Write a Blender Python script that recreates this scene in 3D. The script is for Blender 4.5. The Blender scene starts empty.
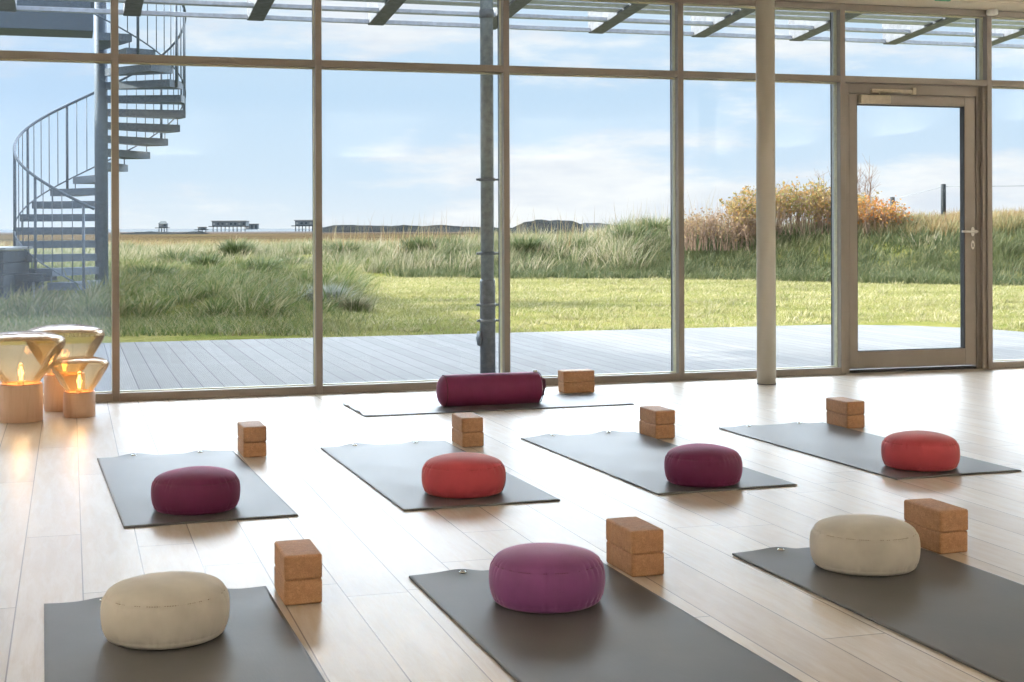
import bpy, bmesh, math, random
import numpy as np
from mathutils import Vector, Matrix
R = random.Random(7); NR = np.random.default_rng(11)
PI = math.pi
C = bpy.context.scene.collection
# ------------------------------------------------------------------ measured camera
F, YAW, HY, ROLL, H = 1452.8, 0.2954, 227.09, -0.0037, 1.1
CS, SN = math.cos(YAW), math.sin(YAW)
D = 9.578                                  # inner face of the glazed wall
def hy(px): return HY + ROLL * (px - 512)
def pd(px, d):                             # column + distance -> ground point
    r = (px - 512) / F * d
    return r * CS + d * SN, d * CS - r * SN
def pg(px, py, z=0.0):
    d = (H - z) * F / (py - hy(px)); return pd(px, d)
# ------------------------------------------------------------------ helpers
def link(o, parent=None):
    C.objects.link(o)
    if parent is not None: o.parent = parent
    return o
def tag(o, label=None, cat=None, group=None, kind=None):
    if label: o['label'] = label
    if cat: o['category'] = cat
    if group: o['group'] = group
    if kind: o['kind'] = kind
    return o
def empty(name, loc, rz=0, **k):
    o = bpy.data.objects.new(name, None); o.empty_display_size = .1
    o.location = loc; o.rotation_euler = (0, 0, rz); link(o); return tag(o, **k)
class MB:
    """collects verts / faces of one mesh"""
    def __init__(s): s.v = []; s.f = []; s.sm = []
    def add(s, vs, fs, smooth=False):
        n = len(s.v); s.v += [tuple(v) for v in vs]
        s.f += [tuple(i + n for i in f) for f in fs]; s.sm += [smooth] * len(fs); return s
    def box(s, x0, x1, y0, y1, z0, z1, bev=0, seg=2, M=None):
        bm = bmesh.new(); bmesh.ops.create_cube(bm, size=1)
        for v in bm.verts:
            v.co = Vector(((x0 + x1) / 2 + v.co.x * (x1 - x0), (y0 + y1) / 2 + v.co.y * (y1 - y0), (z0 + z1) / 2 + v.co.z * (z1 - z0)))
        if bev: bmesh.ops.bevel(bm, geom=bm.edges[:], offset=bev, segments=seg, profile=.5, affect='EDGES')
        if M is not None: bmesh.ops.transform(bm, matrix=M, verts=bm.verts)
        bm.verts.index_update()
        s.add([v.co[:] for v in bm.verts], [[v.index for v in f.verts] for f in bm.faces], False); bm.free(); return s
    def tube(s, pts, r, n=8, cap=True, rs=None):
        pts = [Vector(p) for p in pts]; vs = []; fs = []
        for i, p in enumerate(pts):
            a = pts[max(i - 1, 0)]; b = pts[min(i + 1, len(pts) - 1)]; t = (b - a).normalized()
            up = Vector((0, 0, 1)) if abs(t.z) < .95 else Vector((1, 0, 0))
            u = t.cross(up).normalized(); w = u.cross(t); rr = rs[i] if rs else r
            for k in range(n):
                an = 2 * PI * k / n; vs.append(p + (u * math.cos(an) + w * math.sin(an)) * rr)
        for i in range(len(pts) - 1):
            for k in range(n):
                a = i * n + k; b = i * n + (k + 1) % n; fs.append((a, b, b + n, a + n))
        s.add(vs, fs, True)
        if cap:
            m = len(s.v) - len(vs)
            s.f.append(tuple(m + k for k in range(n))[::-1]); s.sm.append(False)
            m2 = m + (len(pts) - 1) * n; s.f.append(tuple(m2 + k for k in range(n))); s.sm.append(False)
        return s
    def lathe(s, prof, n=48, cx=0, cy=0, closed=False):
        vs = []; fs = []
        for r, z in prof:
            for k in range(n):
                an = 2 * PI * k / n; vs.append((cx + r * math.cos(an), cy + r * math.sin(an), z))
        m = len(prof)
        for i in range(m if closed else m - 1):
            j = (i + 1) % m
            for k in range(n):
                k2 = (k + 1) % n; fs.append((i * n + k, i * n + k2, j * n + k2, j * n + k))
        s.add(vs, fs, True); return s
    def build(s, name, mat, parent=None, loc=None, rz=None):
        me = bpy.data.meshes.new(name); me.from_pydata(s.v, [], s.f)
        me.polygons.foreach_set('use_smooth', s.sm); me.update()
        if mat: me.materials.append(mat)
        o = bpy.data.objects.new(name, me); link(o, parent)
        if loc: o.location = loc
        if rz is not None: o.rotation_euler = (0, 0, rz)
        return o
def fast_mesh(name, V, Fc, mat, smooth=False):
    """V (n,3) array, Fc (m,k) array"""
    me = bpy.data.meshes.new(name); n, (m, k) = len(V), Fc.shape
    me.vertices.add(n); me.vertices.foreach_set('co', V.astype(np.float32).ravel())
    me.loops.add(m * k); me.loops.foreach_set('vertex_index', Fc.astype(np.int32).ravel())
    me.polygons.add(m); me.polygons.foreach_set('loop_start', np.arange(0, m * k, k, dtype=np.int32))
    if smooth: me.polygons.foreach_set('use_smooth', np.ones(m, bool))
    me.update(calc_edges=True); me.validate()
    if mat: me.materials.append(mat)
    return bpy.data.objects.new(name, me)
def copy_tree(o, parent=None):
    c = o.copy(); link(c, parent)
    for ch in list(o.children): copy_tree(ch, c)
    return c
# ------------------------------------------------------------------ materials
class NT:
    def __init__(s, name):
        s.m = bpy.data.materials.new(name); s.m.use_nodes = True; s.t = s.m.node_tree; s.t.nodes.clear()
        s.out = s.n('ShaderNodeOutputMaterial')
    def n(s, typ, **k):
        nd = s.t.nodes.new(typ)
        for a, b in k.items():
            if a in nd.inputs.keys() if hasattr(nd, 'inputs') else False: nd.inputs[a].default_value = b
            else: setattr(nd, a, b)
        return nd
    def l(s, a, b): s.t.links.new(a, b)
    def noise(s, scale, detail=3, rough=.5, vec=None, typ='ShaderNodeTexNoise'):
        nd = s.n('ShaderNodeTexNoise'); nd.inputs['Scale'].default_value = scale
        nd.inputs['Detail'].default_value = detail; nd.inputs['Roughness'].default_value = rough
        if vec is not None: s.l(vec, nd.inputs['Vector'])
        return nd
    def ramp(s, fac, stops, interp='LINEAR'):
        nd = s.n('ShaderNodeValToRGB'); e = nd.color_ramp.elements; nd.color_ramp.interpolation = interp
        while len(e) < len(stops): e.new(.5)
        for el, (p, c) in zip(e, stops):
            el.position = p; el.color = (c[0], c[1], c[2], 1) if not isinstance(c, (int, float)) else (c, c, c, 1)
        s.l(fac, nd.inputs[0]); return nd.outputs[0]
    def mix(s, fac, a, b, blend='MIX'):
        nd = s.n('ShaderNodeMix'); nd.data_type = 'RGBA'; nd.blend_type = blend
        for sock, v in ((nd.inputs[0], fac), (nd.inputs[6], a), (nd.inputs[7], b)):
            if isinstance(v, (int, float)): sock.default_value = v
            elif isinstance(v, tuple): sock.default_value = (*v, 1) if len(v) == 3 else v
            else: s.l(v, sock)
        return nd.outputs[2]
    def math(s, op, a, b=None):
        nd = s.n('ShaderNodeMath'); nd.operation = op
        for sock, v in zip(nd.inputs, (a, b)):
            if v is None: continue
            if isinstance(v, (int, float)): sock.default_value = v
            else: s.l(v, sock)
        return nd.outputs[0]
    def mapping(s, vec, scale=(1, 1, 1), rot=(0, 0, 0), loc=(0, 0, 0)):
        nd = s.n('ShaderNodeMapping'); nd.inputs['Scale'].default_value = scale
        nd.inputs['Rotation'].default_value = rot; nd.inputs['Location'].default_value = loc
        s.l(vec, nd.inputs['Vector']); return nd.outputs[0]
    def obj(s): return s.n('ShaderNodeTexCoord').outputs['Object']
    def pos(s): return s.n('ShaderNodeNewGeometry').outputs['Position']
    def bump(s, h, strength=.2, dist=.01):
        nd = s.n('ShaderNodeBump'); nd.inputs['Strength'].default_value = strength; nd.inputs['Distance'].default_value = dist
        s.l(h, nd.inputs['Height']); return nd.outputs[0]
    def bsdf(s, col, rough=.5, metal=0, normal=None, **k):
        b = s.n('ShaderNodeBsdfPrincipled')
        for nm, v in (('Base Color', col), ('Roughness', rough), ('Metallic', metal)):
            if isinstance(v, (int, float)): b.inputs[nm].default_value = v if nm != 'Base Color' else (v, v, v, 1)
            elif isinstance(v, tuple): b.inputs[nm].default_value = (*v[:3], 1)
            else: s.l(v, b.inputs[nm])
        if normal is not None: s.l(normal, b.inputs['Normal'])
        for nm, v in k.items():
            nm = nm.replace('_', ' '); b.inputs[nm].default_value = (*v, 1) if isinstance(v, tuple) else v
        s.l(b.outputs[0], s.out.inputs[0]); s.b = b; return s.m

def mat_plain(name, col, rough=.5, metal=0, nscale=30, var=.12, bump=.05, **k):
    t = NT(name); o = t.obj(); n = t.noise(nscale, 4, .6, o)
    c = t.mix(t.ramp(n.outputs[0], [(.3, 0.0), (.7, 1.0)]), tuple(x * (1 - var) for x in col), tuple(min(1, x * (1 + var)) for x in col))
    return t.bsdf(c, rough, metal, t.bump(n.outputs[0], bump, .003), **k)

def mat_floor():
    t = NT('whitened_oak_planks'); p = t.pos()
    sx = t.n('ShaderNodeSeparateXYZ'); t.l(p, sx.inputs[0])
    W = .188
    xi = t.math('DIVIDE', t.math('ADD', sx.outputs[0], 40 * W - .222), W)
    row = t.math('FLOOR', xi); fx = t.math('SUBTRACT', xi, row)
    wn = t.n('ShaderNodeTexWhiteNoise', noise_dimensions='1D'); t.l(row, wn.inputs['W'])
    yi = t.math('DIVIDE', t.math('ADD', t.math('ADD', sx.outputs[1], 40.0), t.math('MULTIPLY', wn.outputs[0], 7.0)), 2.2)
    col = t.math('FLOOR', yi); fy = t.math('SUBTRACT', yi, col)
    cmb = t.n('ShaderNodeCombineXYZ'); t.l(row, cmb.inputs[0]); t.l(col, cmb.inputs[1])
    w2 = t.n('ShaderNodeTexWhiteNoise', noise_dimensions='3D'); t.l(cmb.outputs[0], w2.inputs['Vector'])
    base = t.ramp(w2.outputs[0], [(0, (.64, .57, .49)), (.5, (.71, .65, .58)), (1, (.77, .72, .65))])
    off = t.n('ShaderNodeVectorMath', operation='ADD'); t.l(p, off.inputs[0])
    sc = t.n('ShaderNodeVectorMath', operation='SCALE'); t.l(w2.outputs[1], sc.inputs[0]); sc.inputs[3].default_value = 9
    t.l(sc.outputs[0], off.inputs[1])
    g = t.noise(3.2, 6, .62, t.mapping(off.outputs[0], (9, 1.0, 1))); g.inputs['Distortion'].default_value = .5
    fine = t.noise(30, 3, .6, t.mapping(off.outputs[0], (12, .8, 1)))
    c = t.mix(t.ramp(g.outputs[0], [(.38, 1.0), (.62, 0.0)]), base, t.mix(1.0, base, (.86, .80, .72), 'MULTIPLY'))
    c = t.mix(t.ramp(fine.outputs[0], [(.45, .0), (.75, .35)]), c, t.mix(1.0, c, (.82, .76, .68), 'MULTIPLY'))
    ex = t.math('MINIMUM', fx, t.math('SUBTRACT', 1.0, fx)); ey = t.math('MINIMUM', fy, t.math('SUBTRACT', 1.0, fy))
    gap = t.math('MAXIMUM', t.math('LESS_THAN', ex, .011), t.math('LESS_THAN', ey, .0011))
    c = t.mix(gap, c, (.22, .17, .13))
    hgt = t.math('SUBTRACT', t.math('MULTIPLY', fine.outputs[0], .10), gap)
    r = t.ramp(g.outputs[0], [(.3, .29), (.7, .34)])
    return t.bsdf(c, r, 0, t.bump(hgt, .25, .002), Specular_IOR_Level=.6)

def mat_deck():
    t = NT('weathered_grooved_decking'); p = t.pos(); sx = t.n('ShaderNodeSeparateXYZ'); t.l(p, sx.inputs[0])
    W = .145; xi = t.math('DIVIDE', t.math('ADD', sx.outputs[0], 40.0), W); row = t.math('FLOOR', xi); fx = t.math('SUBTRACT', xi, row)
    wn = t.n('ShaderNodeTexWhiteNoise', noise_dimensions='1D'); t.l(row, wn.inputs['W'])
    base = t.ramp(wn.outputs[0], [(0, (.130, .128, .125)), (1, (.175, .172, .168))])
    g = t.noise(4, 5, .6, t.mapping(p, (6, .5, 1)))
    st = t.noise(1.1, 4, .6, t.mapping(p, (1, 1.6, 1)))
    c = t.mix(t.ramp(g.outputs[0], [(.4, .4), (.65, .0)]), base, t.mix(1.0, base, (.72, .71, .70), 'MULTIPLY'))
    c = t.mix(t.ramp(st.outputs[0], [(.4, .35), (.6, .0)]), c, t.mix(1.0, c, (.78, .78, .78), 'MULTIPLY'))
    gr = t.math('SINE', t.math('MULTIPLY', fx, 2 * PI * 9))
    ex = t.math('MINIMUM', fx, t.math('SUBTRACT', 1.0, fx)); gap = t.math('LESS_THAN', ex, .03)
    c = t.mix(t.math('MULTIPLY', t.math('LESS_THAN', gr, -.3), .35), c, (.06, .062, .066))
    c = t.mix(gap, c, (.03, .03, .033))
    return t.bsdf(c, .6, 0, t.bump(t.math('ADD', gr, t.math('MULTIPLY', gap, -3.0)), .12, .002), Specular_IOR_Level=.08)

def mat_glass(name, tint=(.97, .985, .98), sky_haze=.0):
    t = NT(name); tr = t.n('ShaderNodeBsdfTransparent'); tr.inputs[0].default_value = (*tint, 1)
    gl = t.n('ShaderNodeBsdfGlossy'); gl.inputs['Roughness'].default_value = .0; gl.inputs[0].default_value = (1, 1, 1, 1)
    fr = t.n('ShaderNodeFresnel'); fr.inputs[0].default_value = 1.25
    mx = t.n('ShaderNodeMixShader'); t.l(t.math('MINIMUM', fr.outputs[0], .35), mx.inputs[0]); t.l(tr.outputs[0], mx.inputs[1]); t.l(gl.outputs[0], mx.inputs[2])
    last = mx.outputs[0]
    if sky_haze:  # pale translucent film standing in for sky reflected in the left panes
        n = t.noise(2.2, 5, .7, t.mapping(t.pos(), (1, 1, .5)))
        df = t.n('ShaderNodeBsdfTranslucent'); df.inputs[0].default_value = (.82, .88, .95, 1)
        m2 = t.n('ShaderNodeMixShader'); t.l(t.math('MULTIPLY', t.ramp(n.outputs[0], [(.3, .55), (.7, 1.0)]), sky_haze), m2.inputs[0])
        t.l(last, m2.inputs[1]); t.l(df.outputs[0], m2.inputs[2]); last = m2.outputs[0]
    t.l(last, t.out.inputs[0]); return t.m

def mat_blade(name, stops, trans=.35, patch=None, rough=.6):
    """grass blades / leaves: colour varies from blade to blade"""
    stops = [(p, tuple(x * .60 for x in c)) for p, c in stops]; patch = patch and tuple(x * .60 for x in patch)
    t = NT(name); g = t.n('ShaderNodeNewGeometry'); c = t.ramp(g.outputs['Random Per Island'], stops)
    n = t.noise(.55, 3, .6, g.outputs['Position'])
    if patch: c = t.mix(t.ramp(n.outputs[0], [(.42, 0.0), (.6, .75)]), c, t.mix(.6, c, patch))
    d = t.n('ShaderNodeBsdfPrincipled'); t.l(c, d.inputs['Base Color']); d.inputs['Roughness'].default_value = rough
    d.inputs['Specular IOR Level'].default_value = .25
    tl = t.n('ShaderNodeBsdfTranslucent'); t.l(c, tl.inputs[0])
    mx = t.n('ShaderNodeMixShader'); mx.inputs[0].default_value = trans; t.l(d.outputs[0], mx.inputs[1]); t.l(tl.outputs[0], mx.inputs[2])
    t.l(mx.outputs[0], t.out.inputs[0]); return t.m

def mat_cloth(name, col, sheen=.5, tint=(1, 1, 1), sr=.3):
    t = NT(name); o = t.obj(); n = t.noise(9, 3, .5, o); w = t.noise(420, 2, .5, o)
    c = t.mix(t.ramp(n.outputs[0], [(.35, 0.0), (.65, 1.0)]), tuple(x * .9 for x in col), tuple(min(1, x * 1.08) for x in col))
    return t.bsdf(c, .7, 0, t.bump(w.outputs[0], .25, .001), Sheen_Weight=sheen, Sheen_Roughness=sr, Sheen_Tint=tint, Specular_IOR_Level=.4)

def mat_cork():
    t = NT('speckled_cork'); o = t.obj(); v = t.n('ShaderNodeTexVoronoi'); v.inputs['Scale'].default_value = 420; t.l(o, v.inputs['Vector'])
    n = t.noise(60, 5, .7, o)
    c = t.ramp(v.outputs['Color'], [(.0, (.26, .12, .045)), (.25, (.43, .235, .115)), (.7, (.51, .29, .155)), (1, (.60, .37, .21))])
    c = t.mix(t.ramp(n.outputs[0], [(.35, .5), (.6, .0)]), c, (.27, .12, .045))
    return t.bsdf(c, .6, 0, t.bump(v.outputs['Distance'], .3, .002), Specular_IOR_Level=.5)

def mat_mat():
    t = NT('dark_grey_rubber'); o = t.obj(); n = t.noise(3, 4, .6, o)
    w = t.n('ShaderNodeTexWave'); w.inputs['Scale'].default_value = 90; w.inputs['Distortion'].default_value = 1; t.l(o, w.inputs['Vector'])
    w2 = t.noise(150, 3, .6, t.mapping(o, (1, .12, 1)))
    c = t.mix(t.ramp(n.outputs[0], [(.35, 0.0), (.7, 1.0)]), (.085, .085, .088), (.125, .125, .128))
    return t.bsdf(c, t.ramp(n.outputs[0], [(.3, .40), (.7, .47)]), 0, t.bump(w2.outputs[0], .3, .001), Specular_IOR_Level=.42)

M = {}
M['floor'] = mat_floor(); M['deck'] = mat_deck(); M['cork'] = mat_cork(); M['mat'] = mat_mat()
M['frame'] = mat_plain('taupe_powder_coat', (.26, .23, .20), .42, 0, 8, .04, .02)
M['frame_out'] = mat_plain('silver_anodised_aluminium', (.36, .37, .39), .35, .6, 8, .05, .02)
M['gasket'] = mat_plain('black_rubber_seal', (.02, .02, .022), .6)
M['bead'] = mat_plain('pale_edge_seal', (.62, .60, .42), .5)
M['glass'] = mat_glass('clear_window_glass'); M['glass_sky_haze'] = mat_glass('sky_hazed_window_glass', (.95, .98, 1.0), .045)
M['ceil'] = mat_plain('cream_painted_ceiling', (.80, .72, .60), .8, 0, 3, .02, .01)
M['wall'] = mat_plain('white_painted_plaster', (.86, .84, .80), .85, 0, 3, .02, .01)
M['column'] = mat_plain('warm_grey_painted_steel', (.56, .53, .46), .4, 0, 5, .03, .01)
M['steel'] = mat_plain('satin_stainless_steel', (.75, .73, .70), .3, .9)
M['galv'] = mat_plain('galvanised_steel', (.30, .35, .38), .5, .2, 22, .25, .05)
M['galvd'] = mat_plain('dull_zinc_sleeve', (.22, .25, .29), .55, .2, 18, .3, .05)
M['stair'] = mat_plain('dull_galvanised_grating', (.10, .128, .165), .6, .25, 40, .35, .1)
M['louvre'] = mat_plain('grey_aluminium_louvre', (.50, .54, .62), .55, .1, 20, .15, .02)
M['beam'] = mat_plain('weathered_canopy_beam', (.14, .15, .17), .7, 0, 16, .3, .06)
M['white'] = mat_plain('white_plastic', (.8, .78, .74), .4)
M['closer'] = mat_plain('beige_enamel', (.52, .46, .36), .4)
M['green'] = mat_plain('green_sign_plastic', (.10, .42, .25), .4)
M['dark_wood'] = mat_plain('dark_stained_boards', (.018, .028, .038), .7, 0, 12, .4, .1)
M['slab'] = mat_plain('pale_lid_board', (.25, .26, .27), .6)
M['eyelet'] = mat_plain('brushed_nickel_eyelet', (.80, .80, .78), .25, .9)

# ------------------------------------------------------------------ the room shell
XL, XR, YB, ZC = -3.62, 9.37, -2.6, 2.76
P = [-3.62, -2.32, -1.022, .278, 1.579, 2.879, 4.18, 5.48, 6.742, 8.04, 9.34]
ZT0, ZT1, ZG = 2.166, 2.213, 2.70           # transom, top of the glass
GY = D + .075                               # plane of the glass
MB().box(XL - .2, XR + .2, YB - .2, D + .16, -.12, 0).build('floor', M['floor'])['kind'] = 'structure'
MB().box(XL - .2, XR + .2, YB - .2, D + .16, ZC, ZC + .25).build('ceiling', M['ceil'])['kind'] = 'structure'
MB().box(XL - .2, XL - .01, YB, D + .16, 0, ZC).build('wall_left', M['wall'])['kind'] = 'structure'
MB().box(XR + .01, XR + .2, YB, D + .16, 0, ZC).build('wall_right', M['wall'])['kind'] = 'structure'
MB().box(XL - .2, XR + .2, YB - .2, YB, 0, ZC).build('wall_back', M['wall'])['kind'] = 'structure'
nt = [0]
def trim(mb, mat):
    nt[0] += 1; o = mb.build('trim_%d' % nt[0], mat); o['kind'] = 'structure'; return o
trim(MB().box(XL, XR, D - .34, D - .005, ZC - .012, ZC, .003), M['ceil'])                  # perimeter ceiling strip
HW = .0215
for i, x in enumerate(P):                                                                   # mullions
    if i == 0 or i == len(P) - 1: pass
    o = trim(MB().box(x - HW, x + HW, D, D + .055, 0, ZC - .01, .003), M['frame'])
    MB().box(x - .016, x + .016, D + .098, D + .142, -.02, ZC - .01, .002).build('exterior_profile', M['frame_out'], o)
    MB().box(x - .0175, x + .0175, D + .142, D + .158, -.02, ZC - .01, .003).build('cover_cap', M['gasket'], o)
def rail(x0, x1, z0, z1, y0=0.002, y1=.055):
    o = trim(MB().box(x0 + HW, x1 - HW, D + y0, D + y1, z0, z1, .003), M['frame'])
    MB().box(x0 + HW, x1 - HW, D + .098, D + .14, z0 + .004, z1 - .004, .002).build('exterior_profile', M['frame_out'], o)
for i in range(len(P) - 1):
    a, b = P[i], P[i + 1]
    rail(a, b, ZT0, ZT1); rail(a, b, ZG, ZC - .012)
    if i != 7: rail(a, b, 0.0, .052)
# windows: edge seal frame (root) with the pane as its part
nw = [0]
def window(a, b, z0, z1, gm):
    nw[0] += 1; a += .012; b -= .012
    m = MB(); y0, y1 = D + .0555, D + .0975; w = .012
    m.box(a, b, y0, y1, z1 - w, z1); m.box(a, b, y0, y1, z0, z0 + w)
    m.box(a, a + w, y0, y1, z0 + w, z1 - w); m.box(b - w, b, y0, y1, z0 + w, z1 - w)
    o = m.build('window_%d' % nw[0], M['bead']); o['kind'] = 'structure'
    MB().box(a + w, b - w, GY - .006, GY + .006, z0 + w, z1 - w).build('pane', gm, o)
for i in range(len(P) - 1):
    a, b = P[i], P[i + 1]; g = M['glass_sky_haze'] if i <= 2 else M['glass']
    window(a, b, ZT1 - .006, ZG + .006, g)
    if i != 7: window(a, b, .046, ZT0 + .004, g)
# the glazed door
dr = MB(); y0 = D + .055; y1 = D + .125
dr.box(5.5, 5.56, y0, y1, 0, ZT0, .003).box(6.66, 6.722, y0, y1, 0, ZT0, .003).box(5.56, 6.66, y0, y1, 2.088, ZT0, .003)
door = dr.build('door_1', M['frame']); door['kind'] = 'structure'
MB().box(6.69, 6.721, D + .02, D + .0548, 0, ZT0 - .001, .004).build('door_stop', M['frame'], door)
MB().box(5.56, 6.66, D + .06, D + .12, -.0, .022, .002).build('threshold', M['gasket'], door)
lf = MB(); ly0, ly1 = D + .062, D + .118
lf.box(5.564, 5.634, ly0, ly1, .03, 2.084, .004).box(6.562, 6.656, ly0, ly1, .03, 2.084, .004)
lf.box(5.634, 6.562, ly0, ly1, .03, .158, .003).box(5.634, 6.562, ly0, ly1, 2.010, 2.084, .003)
leaf = lf.build('door_leaf', M['frame'], door)
g2 = MB(); g2.box(5.634, 5.640, ly0 + .01, ly1, .158, 2.01).box(6.556, 6.562, ly0 + .004, ly1, .158, 2.01).box(5.64, 6.556, ly0 + .01, ly1, 2.004, 2.01).box(5.64, 6.556, ly0 + .01, ly1, .158, .164)
g2.build('glazing_gasket', M['gasket'], leaf)
MB().box(5.64, 6.556, GY + .01, GY + .02, .164, 2.004).build('pane', M['glass'], leaf)
hx, hz, hyy = 6.628, 1.052, ly0
hd = MB(); hd.lathe([(0, 0), (.013, 0), (.013, .05), (0, .05)], 16)
hd.v = [(hx + x, hyy - z, hz + y) for x, y, z in hd.v]
hd.tube([(hx + .012, hyy - .05, hz), (hx - .03, hyy - .052, hz), (hx - .075, hyy - .05, hz + .001), (hx - .118, hyy - .038, hz + .002)], .0085, 10)
handle = hd.build('door_handle', M['steel'], leaf); handle['label'] = 'chrome lever handle'
def oval(cx, cz, rx, rz_, th, name, mat, par):
    m = MB(); n = 24; vs = []
    for y in (hyy, hyy - th):
        for k in range(n):
            a = 2 * PI * k / n; vs.append((cx + rx * math.cos(a), y, cz + rz_ * math.sin(a)))
    fs = [(k, (k + 1) % n, n + (k + 1) % n, n + k) for k in range(n)] + [tuple(range(n)), tuple(range(2 * n - 1, n - 1, -1))]
    m.add(vs, fs, False); return m.build(name, mat, par)
oval(hx, hz, .014, .036, .008, 'handle_rose', M['steel'], leaf)
oval(hx, hz - .102, .014, .034, .006, 'key_plate', M['steel'], leaf)
m = MB(); m.box(hx - .004, hx + .004, hyy - .0075, hyy - .0055, hz - .118, hz - .09, .001); m.build('keyhole', M['gasket'], leaf)
MB().box(5.642, 5.895, ly0 - .045, ly0 - .0005, 2.012, 2.078, .006).build('door_closer', M['closer'], leaf)
cr = MB(); cr.box(5.74, 6.10, D + .028, D + .0545, 2.096, 2.124, .004).box(6.085, 6.115, D + .02, D + .0545, 2.088, 2.14, .004)
cr.tube([(5.80, D + .02, 2.078), (5.80, D + .02, 2.10), (5.98, D + .026, 2.105)], .007, 8); cr.build('closer_track', M['closer'], door)
# small fittings under the ceiling
x, y = pd(993.5, 11.07)
cb = MB(); cb.lathe([(0, 0), (.036, 0), (.043, .008), (.043, .035), (.036, .045), (0, .045)], 28)
s = cb.build('ceiling_sensor', M['white'], None, (x, D - .05, ZC - .012 - .0455)); tag(s, 'small round white sensor at the ceiling above the right door post', 'sensor')
x, y = pd(943.5, 8.9)
es = empty('exit_sign', (x, y, 2.475), -.0, label='green emergency exit sign hung from the ceiling left of the door top', cat='sign')
MB().box(-.05, .05, -.012, .012, 0, .10, .003).build('sign_panel', M['green'], es)
MB().box(-.052, .052, -.02, .02, .10, .135, .004).build('housing', M['white'], es)
MB().tube([(-.03, 0, .135), (-.03, 0, ZC - 2.475)], .004, 8).tube([(.03, 0, .135), (.03, 0, ZC - 2.475)], .004, 8).build('hanger', M['steel'], es)
# round column in the room
col = empty('column', (4.640, 9.17, 0), label='round warm grey steel column standing just inside the glazing', cat='column')
MB().lathe([(0, .0), (.066, .0), (.066, ZC - .013), (0, ZC - .013)], 48).build('shaft', M['column'], col)
MB().lathe([(.067, 0), (.069, 0), (.069, .006), (.067, .006)], 48, closed=True).build('base_ring', M['gasket'], col)

# ------------------------------------------------------------------ yoga mats
MW, ML = .644, 1.693
def mat_mesh(seed):
    r = random.Random(seed); nx, ny = 60, 100; T = .0055
    ph = [r.uniform(0, 6) for _ in range(3)]
    eye = [.26 * MW, .745 * MW]
    def z(x, y):
        e = -y                                       # distance from the far short edge
        w = max(0, 1 - e / .16) ** 2
        lift = sum(math.exp(-((x - ex) / .065) ** 2) for ex in eye) * .011 + .003 * math.sin(x * 17 + ph[0])
        return .0008 + w * max(0, lift) + .0006 * math.sin(x * 9 + ph[1]) * math.sin(y * 5 + ph[2]) ** 2 + .0003
    V = []; Fc = []
    xs = [MW * i / nx for i in range(nx + 1)]; ys = [-ML * (j / ny) ** 1.35 for j in range(ny + 1)]
    for top in (1, 0):
        for y in ys:
            for x in xs: V.append((x, y, z(x, y) + (T if top else 0)))
    N = (nx + 1) * (ny + 1); q = lambda i, j: j * (nx + 1) + i
    for j in range(ny):
        for i in range(nx):
            a, b, c, d = q(i, j), q(i, j + 1), q(i + 1, j + 1), q(i + 1, j)
            Fc.append((a, b, c, d)); Fc.append((N + d, N + c, N + b, N + a))
    for i in range(nx):
        Fc.append((q(i, 0), q(i + 1, 0), N + q(i + 1, 0), N + q(i, 0))); Fc.append((q(i + 1, ny), q(i, ny), N + q(i, ny), N + q(i + 1, ny)))
    for j in range(ny):
        Fc.append((q(0, j + 1), q(0, j), N + q(0, j), N + q(0, j + 1))); Fc.append((q(nx, j), q(nx, j + 1), N + q(nx, j + 1), N + q(nx, j)))
    mb = MB(); mb.add(V, Fc, False)
    for k in range(0, len(mb.sm)): mb.sm[k] = k < 2 * nx * ny and k % 2 == 0
    return mb, [(ex, z(ex, -.028) + T) for ex in eye]
def make_mat(loc, rz, seed, label):
    mb, ey = mat_mesh(seed); o = mb.build('yoga_mat', M['mat'], None, loc, rz)
    tag(o, label, 'yoga mat', 'yoga mats on the floor')
    for ex, ez in ey:
        g = MB(); g.lathe([(.0065, -.001), (.0125, -.001), (.0125, .0012), (.0095, .0024), (.0065, .0012)], 24, closed=True)
        g.build('eyelet', M['eyelet'], o, (ex, -.028, ez)); g = MB().lathe([(0, .0003), (.0068, .0003), (.0068, -.001), (0, -.001)], 16).build('eyelet_hole', M['gasket'], o, (ex, -.028, ez))
    return o
mats = {
 'A': (-.0764, 4.4451, .0181, 'dark grey yoga mat at the front left under the larger of two cream cushions in view'),
 'B': (1.013, 4.454, .0151, 'dark grey yoga mat at the front middle under the bright purple cushion'),
 'C': (2.1127, 4.4306, .0192, 'dark grey yoga mat at the front right running out of the frame under a cream cushion'),
 'D': (.1198, 7.2023, .0383, 'leftmost dark grey yoga mat of the middle row under a burgundy cushion'),
 'E': (1.1899, 7.1925, .0257, 'dark grey yoga mat of the middle row under the left coral cushion'),
 'F': (2.234, 7.1996, .0383, 'dark grey yoga mat of the middle row under the right burgundy cushion'),
 'G': (3.3638, 7.2158, .0298, 'rightmost dark grey yoga mat of the middle row under the right coral cushion')}
mats['A'] = mats['A'][:3] + ('dark grey yoga mat at the front left under the leftmost cream cushion',)
mats['C'] = mats['C'][:3] + ('dark grey yoga mat at the front right under the right cream cushion',)
for k, (x, y, a, lb) in mats.items(): make_mat((x, y, 0), a, ord(k), lb)
# the teacher's mat lies crosswise: its eyelet end points left
hxm, hym, ha = 1.6192, 8.9614, .0277
nlx, nly = hxm + MW * math.sin(ha), hym - MW * math.cos(ha)
make_mat((nlx, nly, 0), ha + PI / 2, 99, 'dark grey yoga mat lying crosswise below the glazing under the long bolster')

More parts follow.
